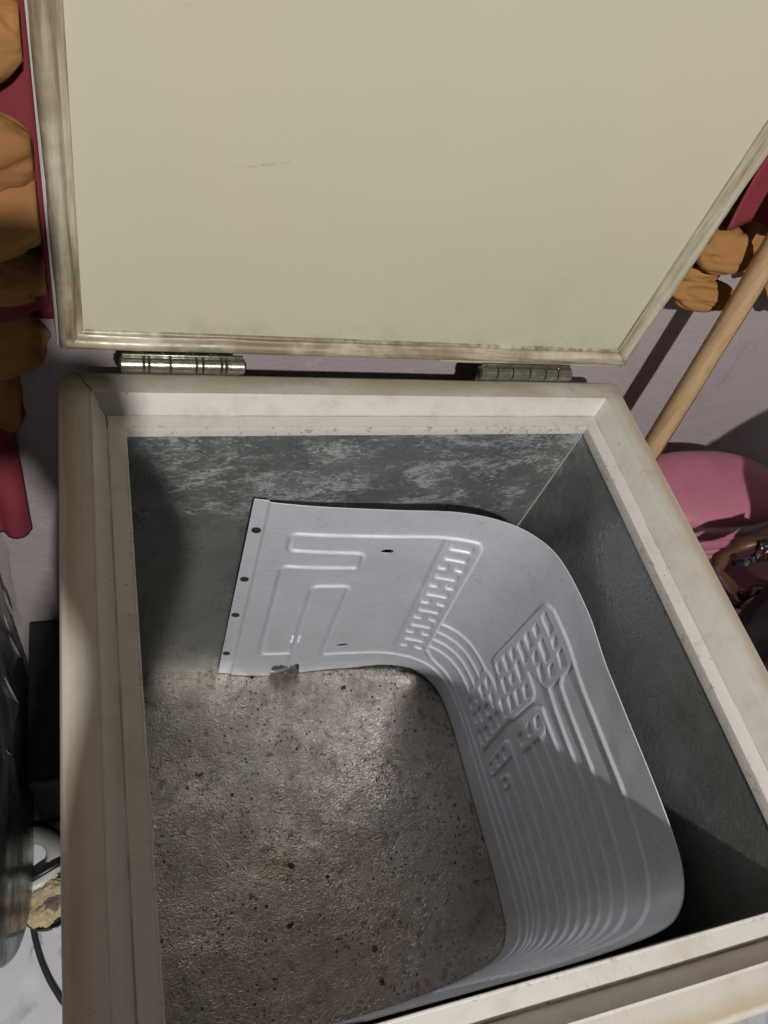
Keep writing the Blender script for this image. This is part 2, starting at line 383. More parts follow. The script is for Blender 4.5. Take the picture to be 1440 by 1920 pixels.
# lid, standing open: its own frame (x, d towards the room, h up the lid)
LY, LZ, TH = .0074, .0432, .0157
PX0, PX1 = .0235, .5786; LH = .548
def lp(x, d, h): return (x, LY + h * math.sin(TH) - d * math.cos(TH), LZ + h * math.cos(TH) + d * math.sin(TH))
lid_c = lambda o, d: [(PX0 - o, -o, d), (PX1 + o, -o, d), (PX1 + o, LH + o, d), (PX0 - o, LH + o, d)]
def lid_ring(o, d, r=.0, n=5, sub=24):
    c = [(PX0 - o, -o), (PX1 + o, -o), (PX1 + o, LH + o), (PX0 - o, LH + o)]; P = []
    for i in range(4):
        a, b = c[i], c[(i + 1) % 4]
        for k in range(sub):
            t = k / sub; P.append(lp(a[0] + (b[0] - a[0]) * t, d, a[1] + (b[1] - a[1]) * t))
    return P
lp_shell = [(.0, -.004), (.012, -.004), (.0205, -.001), (.0222, -.0025), (.0225, -.006), (.0225, -.030), (.0215, -.034), (.018, -.036), (-.20, -.038)]
mb = MB(); mb.grid([lid_ring(o, d) for o, d in lp_shell], close_v=True)
k = len(mb.v); mb.f.append(tuple(range(k - 96, k)))
LID = mb.obj('lid', M_shell, FZ, auto=28)
g = [[lp(PX0 - .004 + (PX1 - PX0 + .008) * i / 50, .0006 + .0012 * math.sin(PI * i / 50) * math.sin(PI * j / 50) + .0006 * noise.noise(Vector((i * .12, j * .12, 1))), -.004 + (LH + .008) * j / 50) for j in range(51)] for i in range(51)]
mb = MB(); mb.grid(g); mb.obj('lid_panel', M_panel, LID)
# four mitred gasket strips: flange, groove, fat bulb
gp = [(.0000, .0002), (.0002, .0022), (.0012, .0034), (.0028, .0036), (.0040, .0028), (.0050, .0030), (.0062, .0062), (.0086, .0092), (.0118, .0104), (.0150, .0096), (.0176, .0072), (.0192, .0044), (.0200, .0012), (.0205, -.0008)]
cor = lambda o: [(PX0 - o, -o), (PX1 + o, -o), (PX1 + o, LH + o), (PX0 - o, LH + o)]
for i in range(4):
    rows = []
    for o, d in gp:
        a, b = cor(o)[i], cor(o)[(i + 1) % 4]; row = []
        for k in range(61):
            t = k / 60; e = .0014 * noise.noise(Vector((t * 7 + i * 5, o * 20, 4))) + .0006 * noise.noise(Vector((t * 25, i, 2)))
            s = .0002 if k in (0, 60) else 0
            x, h = a[0] + (b[0] - a[0]) * t, a[1] + (b[1] - a[1]) * t
            if i % 2 == 0: h += e * min(1, o * 200); x += (s if k == 0 else -s)
            else: x += e * min(1, o * 200); h += (s if k == 0 else -s)
            row.append(lp(x, d + (e * .5 if o > .005 else 0), h))
        rows.append(row)
    mb = MB(); mb.grid(rows); mb.obj('gasket_strip', M_gasket, LID)
mb = MB()   # thin bright flange under the right end of the lower gasket
mb.grid([[lp(PX0 + (PX1 - PX0 + .018) * i / 20, d, h + .0006 * noise.noise(Vector((i * .7, 3, 1)))) for d, h in ((.001, -.0205), (.0035, -.0225), (.0035, -.0240), (-.004, -.0245))] for i in range(12, 21)])
mb.obj('lid_flange', M_gasket, LID, auto=30)
# two hinges
def hinge(xa, xb, gaps):
    HG = MB(); HG.box((xa + .002, .0005, -.020), (xb - .002, .0030, .006), .0006); o = HG.obj('hinge', M_hinge, FZ, auto=30)
    HG = MB(); HG.box((xa + .002, .0006, .016), (xb - .002, .0036, .0205), .0006); HG.obj('hinge_leaf', M_hinge, o, auto=30)
    e = [xa] + gaps + [xb]; yc, zc, r = -.0020, .0112, .0076
    for i in range(len(e) - 1):
        a, b = e[i] + .0006, e[i + 1] - .0006; k = MB()
        k.tube([(x, yc, zc) for x in (a, a + .0009, b - .0009, b)], [r - .0009, r, r, r - .0009], 28); k.obj('knuckle', M_hinge, o, auto=35)
    k = MB(); k.tube([(xa - .001, yc, zc), (xb + .001, yc, zc)], .0042, 16); k.obj('hinge_pin', M_dark, o, auto=35)
hinge(.0525, .166, [.0735, .078, .097, .1205, .1265, .1435, .148])
hinge(.4165, .5295, [.436, .4545, .4755, .495, .511])

# ------------------------------------------------------------------ loose roll-bond evaporator plate inside
KB = [(.187, -.0605), (.265, -.072), (.38, -.074), (.454, -.080), (.505, -.100), (.532, -.135), (.5405, -.19), (.5415, -.25), (.5415, -.31), (.5415, -.40), (.539, -.455), (.534, -.488), (.515, -.512), (.47, -.525), (.40, -.533), (.327, -.537), (.22, -.538)]
KT = [(.184, -.0635), (.25, -.074), (.34, -.084), (.415, -.091), (.465, -.105), (.500, -.127), (.522, -.162), (.529, -.228), (.524, -.30), (.525, -.40), (.523, -.462), (.516, -.498), (.500, -.522), (.472, -.534), (.40, -.5385), (.30, -.539), (.20, -.539)]
PZT, PZB = -.125, -.5825
def crn(K, t):
    K = np.array(K); n = len(K) - 1; t = np.clip(t, 0, n - 1e-9); i = t.astype(int); f = (t - i)[:, None]
    g = lambda j: K[np.clip(j, 0, n)]
    p0, p1, p2, p3 = g(i - 1), g(i), g(i + 1), g(i + 2)
    return .5 * ((2 * p1) + (p2 - p0) * f + (2 * p0 - 5 * p1 + 4 * p2 - p3) * f * f + (3 * p1 - p0 - 3 * p2 + p3) * f ** 3)
tt = np.linspace(0, len(KB) - 1, 4001); mid = (crn(KB, tt) + crn(KT, tt)) / 2
SS = np.concatenate([[0], np.cumsum(np.linalg.norm(np.diff(mid, axis=0), axis=1))]); LEN = SS[-1]
def surf(s, z):
    t = np.interp(s, SS, tt); a = crn(KT, t); b = crn(KB, t); v = ((z - PZT) / (PZB - PZT))[:, None]
    return np.column_stack([a + (b - a) * v, z])
RW, RH = .0042, .0030       # channel half width and height
def arcs(P, r=.006):        # round the corners of a polyline
    out = [P[0]]
    for i in range(1, len(P) - 1):
        a, b, c = map(np.array, (P[i - 1], P[i], P[i + 1])); u = (a - b) / np.linalg.norm(a - b); v = (c - b) / np.linalg.norm(c - b)
        q = min(r, np.linalg.norm(a - b) * .5, np.linalg.norm(c - b) * .5)
        for k in range(6):
            t = k / 5; out.append(tuple((1 - t) ** 2 * (b + u * q) + 2 * t * (1 - t) * b + t * t * (b + v * q)))
    return out + [P[-1]]
strokes = [
    arcs([(.292, -.180), (.052, -.180), (.052, -.215), (.1525, -.219), (.1525, -.2545), (.051, -.2515), (.051, -.504), (.0945, -.505)], .009),
    arcs([(.0955, -.556), (.0955, -.440), (.097, -.3005), (.1465, -.3015), (.1375, -.520), (.219, -.524), (.27, -.531), (.33, -.536), (.40, -.5375), (.60, -.534), (.80, -.525)], .009),
]
for z in (-.400, -.427, -.452, -.477): strokes.append([(.296, z), (.394, z)])
strokes.append(arcs([(.30, -.492), (.312, -.513), (.345, -.517), (.40, -.523), (.534, -.5125), (.662, -.503), (.80, -.498)], .012))
END = .875
for a in ([(.425, -.184), (.492, -.1835), (.62, -.1805), (.72, -.187), (END, -.19)],
          [(.490, -.219), (.494, -.2265), (.59, -.2245), (.70, -.232), (END, -.235)],
          [(.483, -.256), (.60, -.254), (.70, -.263), (END, -.266)],
          [(.500, -.286), (.55, -.2825), (.66, -.290), (END, -.294)],
          [(.520, -.312), (.60, -.3075), (.70, -.316), (END, -.320)],
          [(.524, -.3395), (.60, -.336), (.70, -.343), (END, -.346)],
          [(.518, -.371), (.60, -.366), (.70, -.371), (END, -.374)],
          [(.4995, -.4025), (.56, -.3975), (.66, -.402), (END, -.405)],
          [(.537, -.4325), (.60, -.430), (.70, -.433), (END, -.436)],
          [(.530, -.462), (.60, -.460), (.70, -.462), (END, -.464)],
          [(.505, -.489), (.56, -.4865), (.70, -.482), (END, -.484)]):
    strokes.append(a)
panels = [
    arcs([(.249, -.178), (.294, -.178), (.300, -.192), (.298, -.496), (.249, -.496), (.249, -.19), (.249, -.178)], .006),
    arcs([(.396, -.362), (.396, -.352), (.413, -.190), (.421, -.184), (.488, -.184), (.489, -.226), (.485, -.262), (.466, -.276), (.449, -.286), (.449, -.292), (.476, -.292), (.481, -.302), (.475, -.400), (.475, -.494), (.468, -.497), (.400, -.497), (.392, -.47), (.392, -.405), (.398, -.394), (.41, -.392), (.430, -.390), (.428, -.376), (.396, -.366), (.396, -.362)], .004),
    arcs([(.487, -.364), (.4925, -.300), (.499, -.287), (.520, -.287), (.524, -.300), (.524, -.376), (.492, -.378), (.487, -.364)], .004),
    arcs([(.4965, -.484), (.4925, -.412), (.500, -.402), (.516, -.402), (.518, -.492), (.500, -.494), (.4965, -.484)], .004),
    arcs([(.530, -.466), (.530, -.440), (.536, -.430), (.546, -.430), (.546, -.466), (.530, -.466)], .003),
]
caps = []       # dimples: s, z, half length, half width
zz = -.195
for i, kind in enumerate('1121212121212'):
    if kind == '1': caps.append((.2745, zz, .0158, .0078))
    else: caps += [(.2632, zz, .0070, .0072), (.2862, zz, .0070, .0072)]
    zz -= .0242
for s, z, L in [(.4305, -.2045, 16), (.423, -.233, 8), (.423, -.26, 12), (.426, -.284, 17), (.4155, -.3095, 8), (.4155, -.3335, 13), (.4095, -.359, 9),
                (.4535, -.206, 7), (.449, -.2345, 16), (.4455, -.26, 7), (.4395, -.3095, 15), (.438, -.335, 7), (.4345, -.3605, 12),
                (.474, -.204, 12), (.4745, -.2345, 8), (.467, -.2595, 13), (.4665, -.311, 10), (.4625, -.3365, 12), (.4605, -.361, 12), (.455, -.3875, 15),
                (.4325, -.411, 11), (.408, -.407, 8), (.4095, -.4335, 12), (.404, -.460, 8), (.435, -.436, 7), (.4305, -.462, 11), (.4595, -.413, 11),
                (.4575, -.4385, 12), (.4265, -.484, 8), (.460, -.463, 10), (.456, -.486, 11), (.405, -.483, 7),
                (.507, -.3335, 8), (.5085, -.306, 8), (.5085, -.3615, 8), (.5055, -.4235, 8), (.5065, -.451, 8), (.5075, -.4785, 8), (.538, -.448, 5)]:
    caps.append((s, z, .0012 + L * .00078, .0080))
ns, nz = 860, 400
gs = np.linspace(0, LEN, ns); gz = np.linspace(PZT, PZB, nz)
Sg, Zg = np.meshgrid(gs, gz, indexing='ij'); s_, z_ = Sg.ravel(), Zg.ravel()
def dseg(a, b):
    ax, ay = a; bx, by = b; vx, vy = bx - ax, by - ay; L = vx * vx + vy * vy + 1e-12
    t = np.clip(((s_ - ax) * vx + (z_ - ay) * vy) / L, 0, 1); return np.hypot(s_ - ax - t * vx, z_ - ay - t * vy)
sm = lambda x: np.clip(x, 0, 1) ** 2 * (3 - 2 * np.clip(x, 0, 1))
dmin = np.full(s_.shape, 1.0)
for st in strokes:
    for a, b in zip(st[:-1], st[1:]): dmin = np.minimum(dmin, dseg(a, b))
prof_h = np.sqrt(np.clip(1 - (dmin / RW) ** 2, 0, 1)) * .55 + sm(1 - dmin / RW) * .45
for pg in panels:
    ins = np.zeros(s_.shape, bool); de = np.full(s_.shape, 1.0)
    for a, b in zip(pg[:-1], pg[1:]):
        de = np.minimum(de, dseg(a, b))
        c = ((a[1] > z_) != (b[1] > z_)); ins ^= c & (s_ < (b[0] - a[0]) * (z_ - a[1]) / (b[1] - a[1] + 1e-12) + a[0])
    sd = np.where(ins, de, -de); prof_h = np.maximum(prof_h, .92 * sm((sd + .003) / .0042))
for s0, z0, hl, hw in caps:
    q = np.abs(s_ - s0) - np.maximum(hl - .0045, 0), np.abs(z_ - z0) - (hw - .0045)
    d = np.hypot(np.maximum(q[0], 0), np.maximum(q[1], 0)) + np.minimum(np.maximum(q[0], q[1]), 0) - .0045
    prof_h = prof_h * sm((d + .0022) / .0034) 
rs = np.random.RandomState(3)
warp = np.zeros(s_.shape)
for k in range(16):
    a, b, p = rs.uniform(-26, 26), rs.uniform(-20, 20), rs.uniform(0, 6.28); warp += np.sin(a * s_ + b * z_ + p) * .00016
dent = lambda s0, z0, r, h: h * np.exp(-(((s_ - s0) / r) ** 2 + ((z_ - z0) / r) ** 2))
warp += dent(.545, -.150, .020, -.0018) + dent(.595, -.160, .016, .0014) + dent(.36, -.26, .05, -.002) + dent(.20, -.56, .04, .0015)
flange = -.0024 * sm((.0195 - s_) / .003)
P = surf(s_, z_).reshape(ns, nz, 3)
du = np.gradient(P, axis=0); dv = np.gradient(P, axis=1); N = np.cross(du, dv); N /= np.linalg.norm(N, axis=2, keepdims=True)
if N[5, 200, 1] > 0: N = -N
h = (prof_h * RH + warp + flange).reshape(ns, nz)
P = P + N * h[:, :, None]
P[:, :, 2] -= 0
# wavy cut along the bottom and the notch for the capillary tube; rivet and slot holes
Zw = np.interp(gs, [0, .07, .071, .113, .118, .20, .25, .29, .33, .42, LEN], [0, 0, 0, .0, .0, .002, .008, .011, .004, 0, 0])
P[:, -40:, 2] += (np.linspace(0, 1, 40)[None, :] ** 2) * Zw[:, None]
keep = np.ones((ns - 1, nz - 1), bool)
cs = (gs[:-1] + gs[1:]) / 2; cz = (gz[:-1] + gz[1:]) / 2; CS, CZ = np.meshgrid(cs, cz, indexing='ij')
lipz = -.5475 - .0075 * np.exp(-((CS - .0965) / .005) ** 2) + .0022 * np.sin(CS * 900) + .0014 * np.sin(CS * 2100 + 1)
keep &= ~((CS > .073 + .0012 * np.sin(CZ * 700)) & (CS < .1125 - .09 * (CZ + .566)) & (CZ < lipz))
def hole(s0, z0, a, b, ang=0):
    global keep, P
    c, s = math.cos(ang), math.sin(ang)
    X = (Sg - s0) * c + (Zg - z0) * s; Y = -(Sg - s0) * s + (Zg - z0) * c; rr = np.hypot(X / a, Y / b)
    near = (rr > .72) & (rr < 1.3); k = np.where(near, 1 / np.maximum(rr, .01), 1.0)
    P += (du * ((k - 1) * (Sg - s0) / (gs[1] - gs[0]))[:, :, None] + dv * ((k - 1) * (Zg - z0) / (gz[1] - gz[0]))[:, :, None])
    X = (CS - s0) * c + (CZ - z0) * s; Y = -(CS - s0) * s + (CZ - z0) * c; keep &= ~(np.hypot(X / a, Y / b) < .98)
hole(.183, -.2135, .0082, .0046, .08); hole(.165, -.491, .0090, .0042, .25)
idx = np.arange(ns * nz).reshape(ns, nz)
F = np.stack([idx[:-1, :-1], idx[:-1, 1:], idx[1:, 1:], idx[1:, :-1]], -1)[keep]
V = P.reshape(-1, 3); Nf = N.reshape(-1, 3)
E = np.sort(np.concatenate([F[:, [0, 1]], F[:, [1, 2]], F[:, [2, 3]], F[:, [3, 0]]]), axis=1)
key = E[:, 0].astype(np.int64) * (ns * nz) + E[:, 1]; u, cnt = np.unique(key, return_counts=True); be = u[cnt == 1]; ea, eb = be // (ns * nz), be % (ns * nz)
bv = np.unique(np.concatenate([ea, eb])); mp = {int(v): ns * nz + i for i, v in enumerate(bv)}
mp2 = {int(v): ns * nz + len(bv) + i for i, v in enumerate(bv)}
V = np.concatenate([V, V[bv], V[bv] - Nf[bv] * .0012])         # the sheet's cut edge, its own vertices so it stays crisp
Fe = np.array([[mp[int(a)], mp[int(b)], mp2[int(b)], mp2[int(a)]] for a, b in zip(ea, eb)])
PL = thing('evaporator_plate', 'loose bent grey aluminium evaporator plate with raised channels standing inside the freezer', 'metal plate', (.36, -.3, PZB))
used = np.zeros(len(V), bool); F = np.concatenate([F, Fe]); used[F.ravel()] = True; re = np.cumsum(used) - 1; F = re[F]; V = V[used] - np.array([.36, -.3, PZB])
me = bpy.data.meshes.new('sheet'); me.vertices.add(len(V)); me.vertices.foreach_set('co', V.astype(np.float32).ravel())
me.loops.add(F.size); me.loops.foreach_set('vertex_index', F.ravel().astype(np.int32)); me.polygons.add(len(F))
me.polygons.foreach_set('loop_start', np.arange(0, F.size, 4, dtype=np.int32)); me.update(calc_edges=True); me.validate()
me.polygons.foreach_set('use_smooth', [True] * len(me.polygons)); me.materials.append(M_alu)
link(bpy.data.objects.new('sheet', me), PL)
def on_plate(s, z, lift=0.0):
    i = int(np.argmin(abs(gs - s))); j = int(np.argmin(abs(gz - z))); return Vector(P[i, j]) + Vector(N[i, j]) * lift, Vector(N[i, j]), Vector(du[i, j]).normalized()
for s, z in [(.0075, -.182), (.0062, -.293), (.0050, -.3905), (.0045, -.511)]:
    c, nn, t = on_plate(s + .0018, z, .0002); b = nn.cross(t); rows = []
    for r, hh in ((.0060, -.0006), (.0059, .0003), (.0050, .0006), (.0038, .0004), (.0016, .0007), (.0001, .0008)):
        rows.append([tuple(c + (t * math.cos(q) * .92 + b * math.sin(q)) * r + nn * hh) for q in [2 * PI * k / 20 for k in range(20)]])
    mb = MB(); mb.grid(rows, close_v=True); mb.obj('rivet', M_rivet, PL)
# crimp marks across the filler channel, and the stub of the tube in the notch
mb = MB()
for k in range(5):
    for ds in (-.0045, .0045):
        c, nn, t = on_plate(.0955 + ds, -.447 - .0048 * k, .0006)
        mb.tube([c - t * .0034, c + t * .0034], .0007, 6)
mb.obj('crimp_mark', M_alu, PL)
a, nn, t = on_plate(.0955, -.546, -.002)
mb = MB(); mb.tube(spline([a, a + Vector((-.001, .002, -.010)), a + Vector((-.006, .003, -.020)), a + Vector((-.016, .004, -.0275)), a + Vector((-.030, .006, -.0290))], 16), .0036, 12)
mb.obj('tube_stub', plain('tube_dull_aluminium', (.36, .385, .37), .4, .4, .5, 60), PL)

# ------------------------------------------------------------------ pole, cloths and clutter round the freezer
# wooden pole leaning on the wall beside the freezer
a, b = Vector((.6766, -.040, -.0687)), Vector((.6565, -.016, .1862)); ax = (b - a)
top = a + ax * 3.0; base = a + ax * ((ZF - a.z) / ax.z)
m = Mat('pale_turned_wood', (.50, .335, .185), .5)
gr = m.noise(30, 6, .65, 1.0, m.map((6, 6, .35))); m.tint(m.ramp(gr, .42, .66, 0, .55), (.33, .19, .09)); m.tint(m.ramp(m.noise(150, 4, .7, 0, m.map((4, 4, .15))), .55, .7, 0, .35), (.25, .14, .07))
m.tint(m.ramp(m.noise(7, 4), .5, .75, 0, .35), (.30, .23, .17)); m.bump(gr, .15, .001)
PO = thing('wooden_pole', 'pale round wooden pole leaning on the wall right of the freezer lid', 'pole', base)
mb = MB(); mb.tube([base + (top - base) * (i / 40) + Vector((.002 * math.sin(i * .31), 0, 0)) for i in range(41)], [.0122 + .0004 * math.sin(i * .7) for i in range(41)], 28)
mb.obj('shaft', m.m, PO, auto=40)
q = Vector((.0088, -.0088, 0)); mb = MB(); mb.tube([base + (top - base) * (i / 60) + q + Vector((.0012 * noise.noise(Vector((i * .3, 0, 0))), -.0006, 0)) for i in range(14, 58)], .0009, 6)
mb.obj('split_line', plain('wood_split_dark', (.11, .055, .025), .7), PO)

def cloth_mat(name, gold, red):
    m = Mat(name, gold, .75, 0, .2)
    v = m.noise(4.5, 2, .4, .3)
    m.tint(m.ramp(v, .545, .56), red)
    m.tint(m.ramp(m.noise(14, 4), .45, .75, 0, .3), tuple(c * .6 for c in gold))
    m.bump(m.wave(900, .5), .05, .0004); m.bump(m.noise(55, 4), .25, .002)
    return m.m
M_gold = cloth_mat('mustard_cloth', (.33, .165, .058), (.26, .12, .045))
M_red = cloth_mat('crimson_cloth', (.21, .034, .048), (.17, .024, .038))
M_goldd = cloth_mat('mustard_cloth_bordered', (.33, .165, .06), (.20, .035, .045))
def drape(name, mat, parent, x0, x1, z0, z1, yb, amp, freq, seed, hem=.02, curl=.0, nx=60, nzv=70, slant=0.0):
    """hanging folded cloth: deep vertical folds that gather and wander, with an uneven rolled hem"""
    g = []
    for i in range(nx + 1):
        u = i / nx; row = []
        for j in range(nzv + 1):
            v = j / nzv; x = x0 + (x1 - x0) * u
            hemz = z0 + hem * noise.noise(Vector((u * 4, seed, 1))) + hem * .4 * noise.noise(Vector((u * 11, seed, 5)))
            z = z1 + (hemz - z1) * v
            ph = freq * (u + .20 * noise.noise(Vector((u * 2, v * 2.2, seed))) + slant * v)
            f = math.sin(ph * 2 * PI); f = math.copysign(abs(f) ** .7, f)
            y = yb + amp * f * (.45 + .55 * v) + amp * .9 * noise.noise(Vector((u * 3, v * 4, seed + 3))) + amp * .35 * noise.noise(Vector((u * 9, v * 10, seed + 8)))
            x += amp * .5 * math.cos(ph * 2 * PI) * (.4 + .6 * v)
            if curl and v > .85: y -= curl * ((v - .85) / .15) ** 2; z += curl * .6 * ((v - .85) / .15) ** 3
            row.append((x, min(y, YW - .002), z))
        g.append(row)
    mb = MB(); mb.grid(g); o = mb.obj(name, mat, parent)
    md = o.modifiers.new('thickness', 'SOLIDIFY'); md.thickness = .0016
    return o
def lobe(c, r, mat, parent, seed, tilt=0.0):
    """a bunched bulge of cloth with creases running along it"""
    g = []
    for i in range(49):
        th = PI * i / 48; row = []
        for j in range(96):
            ph_ = 2 * PI * j / 96; d = Vector((math.cos(th), math.sin(th) * math.cos(ph_), math.sin(th) * math.sin(ph_)))
            q = Vector((d.x * .9, d.y * 1.5, d.z * 1.7 + tilt * d.x)) + Vector((seed, seed * .7, 0))
            cr = 1 - abs(noise.noise(q * .8)) * 2; k = 1 + .18 * noise.noise(q * .9) - .10 * max(0, cr - .5) / .5 + .035 * (abs(noise.noise(Vector((d.x * .8 + tilt * d.z, d.y * 4.5, d.z * 5.0)) + Vector((seed, 0, seed)))) - .3) + .006 * noise.noise(q * 5)
            p = Vector((c[0] + d.x * r[0] * k, c[1] + d.y * r[1] * k, c[2] + d.z * r[2] * k + tilt * d.x * r[0])); row.append((min(p.x, -.003) if p.x < .3 else p.x, min(p.y, YW - .002), p.z))
        g.append(row)
    mb = MB(); mb.grid(g, close_v=True); mb.obj('cloth_fold', mat, parent)
CL = thing('draped_cloth', 'mustard and crimson cloth hanging in folds left of the raised lid', 'cloth', (-.08, .045, -.32))
drape('cloth_layer', M_red, CL, -.26, -.002, .02, .75, .050, .004, 5, 2, .05, .008)
lobe((-.060, .022, .262), (.062, .028, .040), M_gold, CL, 1.3, .15)
lobe((-.064, .016, .208), (.066, .034, .042), M_gold, CL, 4.1, -.2)
lobe((-.056, .014, .138), (.064, .034, .044), M_gold, CL, 7.7, .25)
lobe((-.056, .026, .086), (.062, .026, .032), M_gold, CL, 11.2, -.1)
lobe((-.050, .034, .048), (.052, .020, .018), M_red, CL, 15.0, .2)
lobe((-.058, .030, .000), (.052, .024, .042), M_gold, CL, 18.4, .2)
drape('cloth_layer', M_goldd, CL, -.26, -.040, -.09, .2, .032, .010, 5, 14, .05, .012)
drape('cloth_layer', M_red, CL, -.26, -.052, -.325, .1, .044, .0055, 4.2, 5, .010, 0)
CR = thing('draped_cloth', 'mustard and crimson cloth bunched on the wall behind the wooden pole', 'cloth', (.78, .045, .1))
drape('cloth_layer', M_red, CR, .612, 1.1, .195, .75, .022, .010, 5, 21, .02, .006)
drape('cloth_layer', M_gold, CR, .625, 1.1, .115, .5, .046, .008, 9, 27, .045, .010, slant=.4)
def flap(pts, wid, mat, parent, seed):      # a curled tongue of cloth
    c = spline(pts, 20); g = []
    for i, p in enumerate(c):
        wv = wid * (.45 + .55 * math.sin(PI * min(1, .25 + .75 * i / 20))); row = []
        for j in range(13):
            a = -1.15 + 2.3 * j / 12
            row.append((p.x + .002 * noise.noise(Vector((i * .3, j * .4, seed))), p.y - wv * .55 * math.cos(a), p.z + wv * math.sin(a)))
        g.append(row)
    mb = MB(); mb.grid(g); o = mb.obj('cloth_fold', mat, parent); md = o.modifiers.new('thickness', 'SOLIDIFY'); md.thickness = .0016
lobe((.640, .026, .168), (.038, .026, .026), M_gold, CR, 23.1, -.1)
lobe((.652, .022, .114), (.052, .022, .017), M_gold, CR, 27.4, -.08)
lobe((.640, .036, .134), (.032, .018, .020), M_gold, CR, 31.4, .1)
lobe((.716, .030, .160), (.016, .014, .026), M_gold, CR, 35.4, .3)
lobe((.800, .028, .145), (.045, .024, .045), M_gold, CR, 38.4, .1)

# pink plastic tubs
M_pink = plain('pink_plastic', (.43, .150, .215), .5, 0, .35, 14, .3, 30, .003)
TBC = (.800, -.066, ZF)
TB = thing('plastic_tub', 'pink ribbed plastic tub with rounded shoulder behind the freezer corner', 'tub', TBC)
H = -.128 - ZF
tp = [(0, 0), (.82, 0), (.85, .006), (.90, H - .165), (.97, H - .160), (1.05, H - .152), (1.06, H - .134), (.98, H - .128), (.955, H - .122), (.955, H - .090), (1.0, H - .086), (1.0, H - .082), (.96, H - .080), (.96, H - .076), (1.0, H - .072),
      (1.0, H - .069), (.955, H - .066), (.955, H - .062), (1.0, H - .058), (1.03, H - .052), (1.03, H - .042), (1.0, H - .039), (1.0, H - .036), (1.02, H - .034), (1.02, H - .030), (.985, H - .027), (.98, H - .009), (1.005, H - .007), (1.005, H - .001), (.975, H + .003), (.90, H + .007), (.78, H + .011), (.60, H + .014), (.3, H + .0155), (0, H + .016)]
mb = MB(); mb.lathe(tp, TBC, 96, .118, .062, 2.4); mb.obj('tub_body', M_pink, TB, auto=40)
mb = MB(); pts = []
for i in range(241):
    q = 2 * PI * i / 240; e = 2 / 2.4; cx, cy = math.cos(q), math.sin(q)
    pts.append((TBC[0] + .1155 * math.copysign(abs(cx) ** e, cx), TBC[1] + .0605 * math.copysign(abs(cy) ** e, cy), ZF + H - .098 + (.0025 if i % 2 else -.0025)))
mb.tube(pts, .002, 6, cap=False); mb.obj('zip_trim', M_pink, TB)
TC2 = (1.085, -.055, ZF)
TB2 = thing('plastic_bin', 'smaller pink plastic bin beside the ribbed tub, below the dark bag', 'bin', TC2)
mb = MB(); H2b = .46
mb.lathe([(0, 0), (.085, 0), (.09, .01), (.100, H2b - .06), (.108, H2b - .055), (.110, H2b - .03), (.100, H2b - .022), (.098, H2b), (.092, H2b + .003), (.080, H2b + .02), (0, H2b + .022)], TC2, 64, 1.2, .95, 2.5)
mb.obj('bin_body', M_pink, TB2, auto=45)

# dark handbag with brown straps and a shiny foil packet
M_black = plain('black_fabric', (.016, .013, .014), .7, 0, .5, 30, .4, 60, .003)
M_brown = plain('brown_leather', (.10, .042, .022), .42, 0, .5, 40, .4, 90, .002)
BG = thing('handbag', 'black bag with curled brown straps at the right beside the pink tub', 'bag', (.89, -.26, -.36))
bm_ = bmesh.new(); bmesh.ops.create_icosphere(bm_, subdivisions=5, radius=1.0)
for v in bm_.verts:
    p = v.co.copy(); q = Vector([math.copysign(abs(c) ** .8, c) for c in p]); k = 1 + .12 * noise.noise(p * 2.2) + .05 * noise.noise(p * 6)
    v.co = Vector((.895 + q.x * .115 * k - .04 * q.z, -.262 + q.y * .065 * k, -.10 + q.z * .265 * k))
bm_.verts.index_update(); mb = MB(); mb.add([v.co[:] for v in bm_.verts], [[v.index for v in f.verts] for f in bm_.faces]); bm_.free()
mb.obj('bag_body', M_black, BG)  # body raised and enlarged so it shades the tub and wall
for K, r in (([(.80, -.215, -.045), (.765, -.20, -.050), (.735, -.192, -.062), (.717, -.19, -.085), (.728, -.19, -.118), (.760, -.19, -.148), (.806, -.19, -.186), (.832, -.192, -.206), (.838, -.195, -.191), (.822, -.20, -.160), (.815, -.22, -.13)], .0078),
             ([(.833, -.19, -.204), (.842, -.19, -.229), (.853, -.19, -.262), (.87, -.21, -.30)], .0075)):
    c = spline(K, 60); mb = MB(); mb.tube(c, [r * (1 + .22 * math.sin(i * .62) + .45 * noise.noise(Vector((i * .22, 2, 0)))) for i in range(len(c))], 14, squash=.75); mb.obj('strap', M_brown, BG)
FP = thing('foil_packet', 'shiny dark blue pleated foil packet lying on the black bag', 'packet', (.745, -.19, -.09))
m = Mat('blue_foil', (.10, .12, .20), .22, .9); m.tint(m.ramp(m.noise(60, 3), .45, .6), (.22, .10, .09)); m.tint(m.ramp(m.noise(90, 3), .58, .62), (.45, .45, .5))
g = []
for i in range(41):
    row = []
    for j in range(13):
        u, v = i / 40 - .5, j / 12 - .5
        row.append((.752 + .046 * u + .012 * v, -.200 - .008 * math.cos(v * 3) + .0035 * abs(math.sin(v * 16)) + .0015 * noise.noise(Vector((i * .3, j, 1))), -.064 + .034 * v + .014 * u))
    g.append(row)
mb = MB(); mb.grid(g); o = mb.obj('wrapper', m.m, FP); md = o.modifiers.new('thickness', 'SOLIDIFY'); md.thickness = .008; md.offset = 1

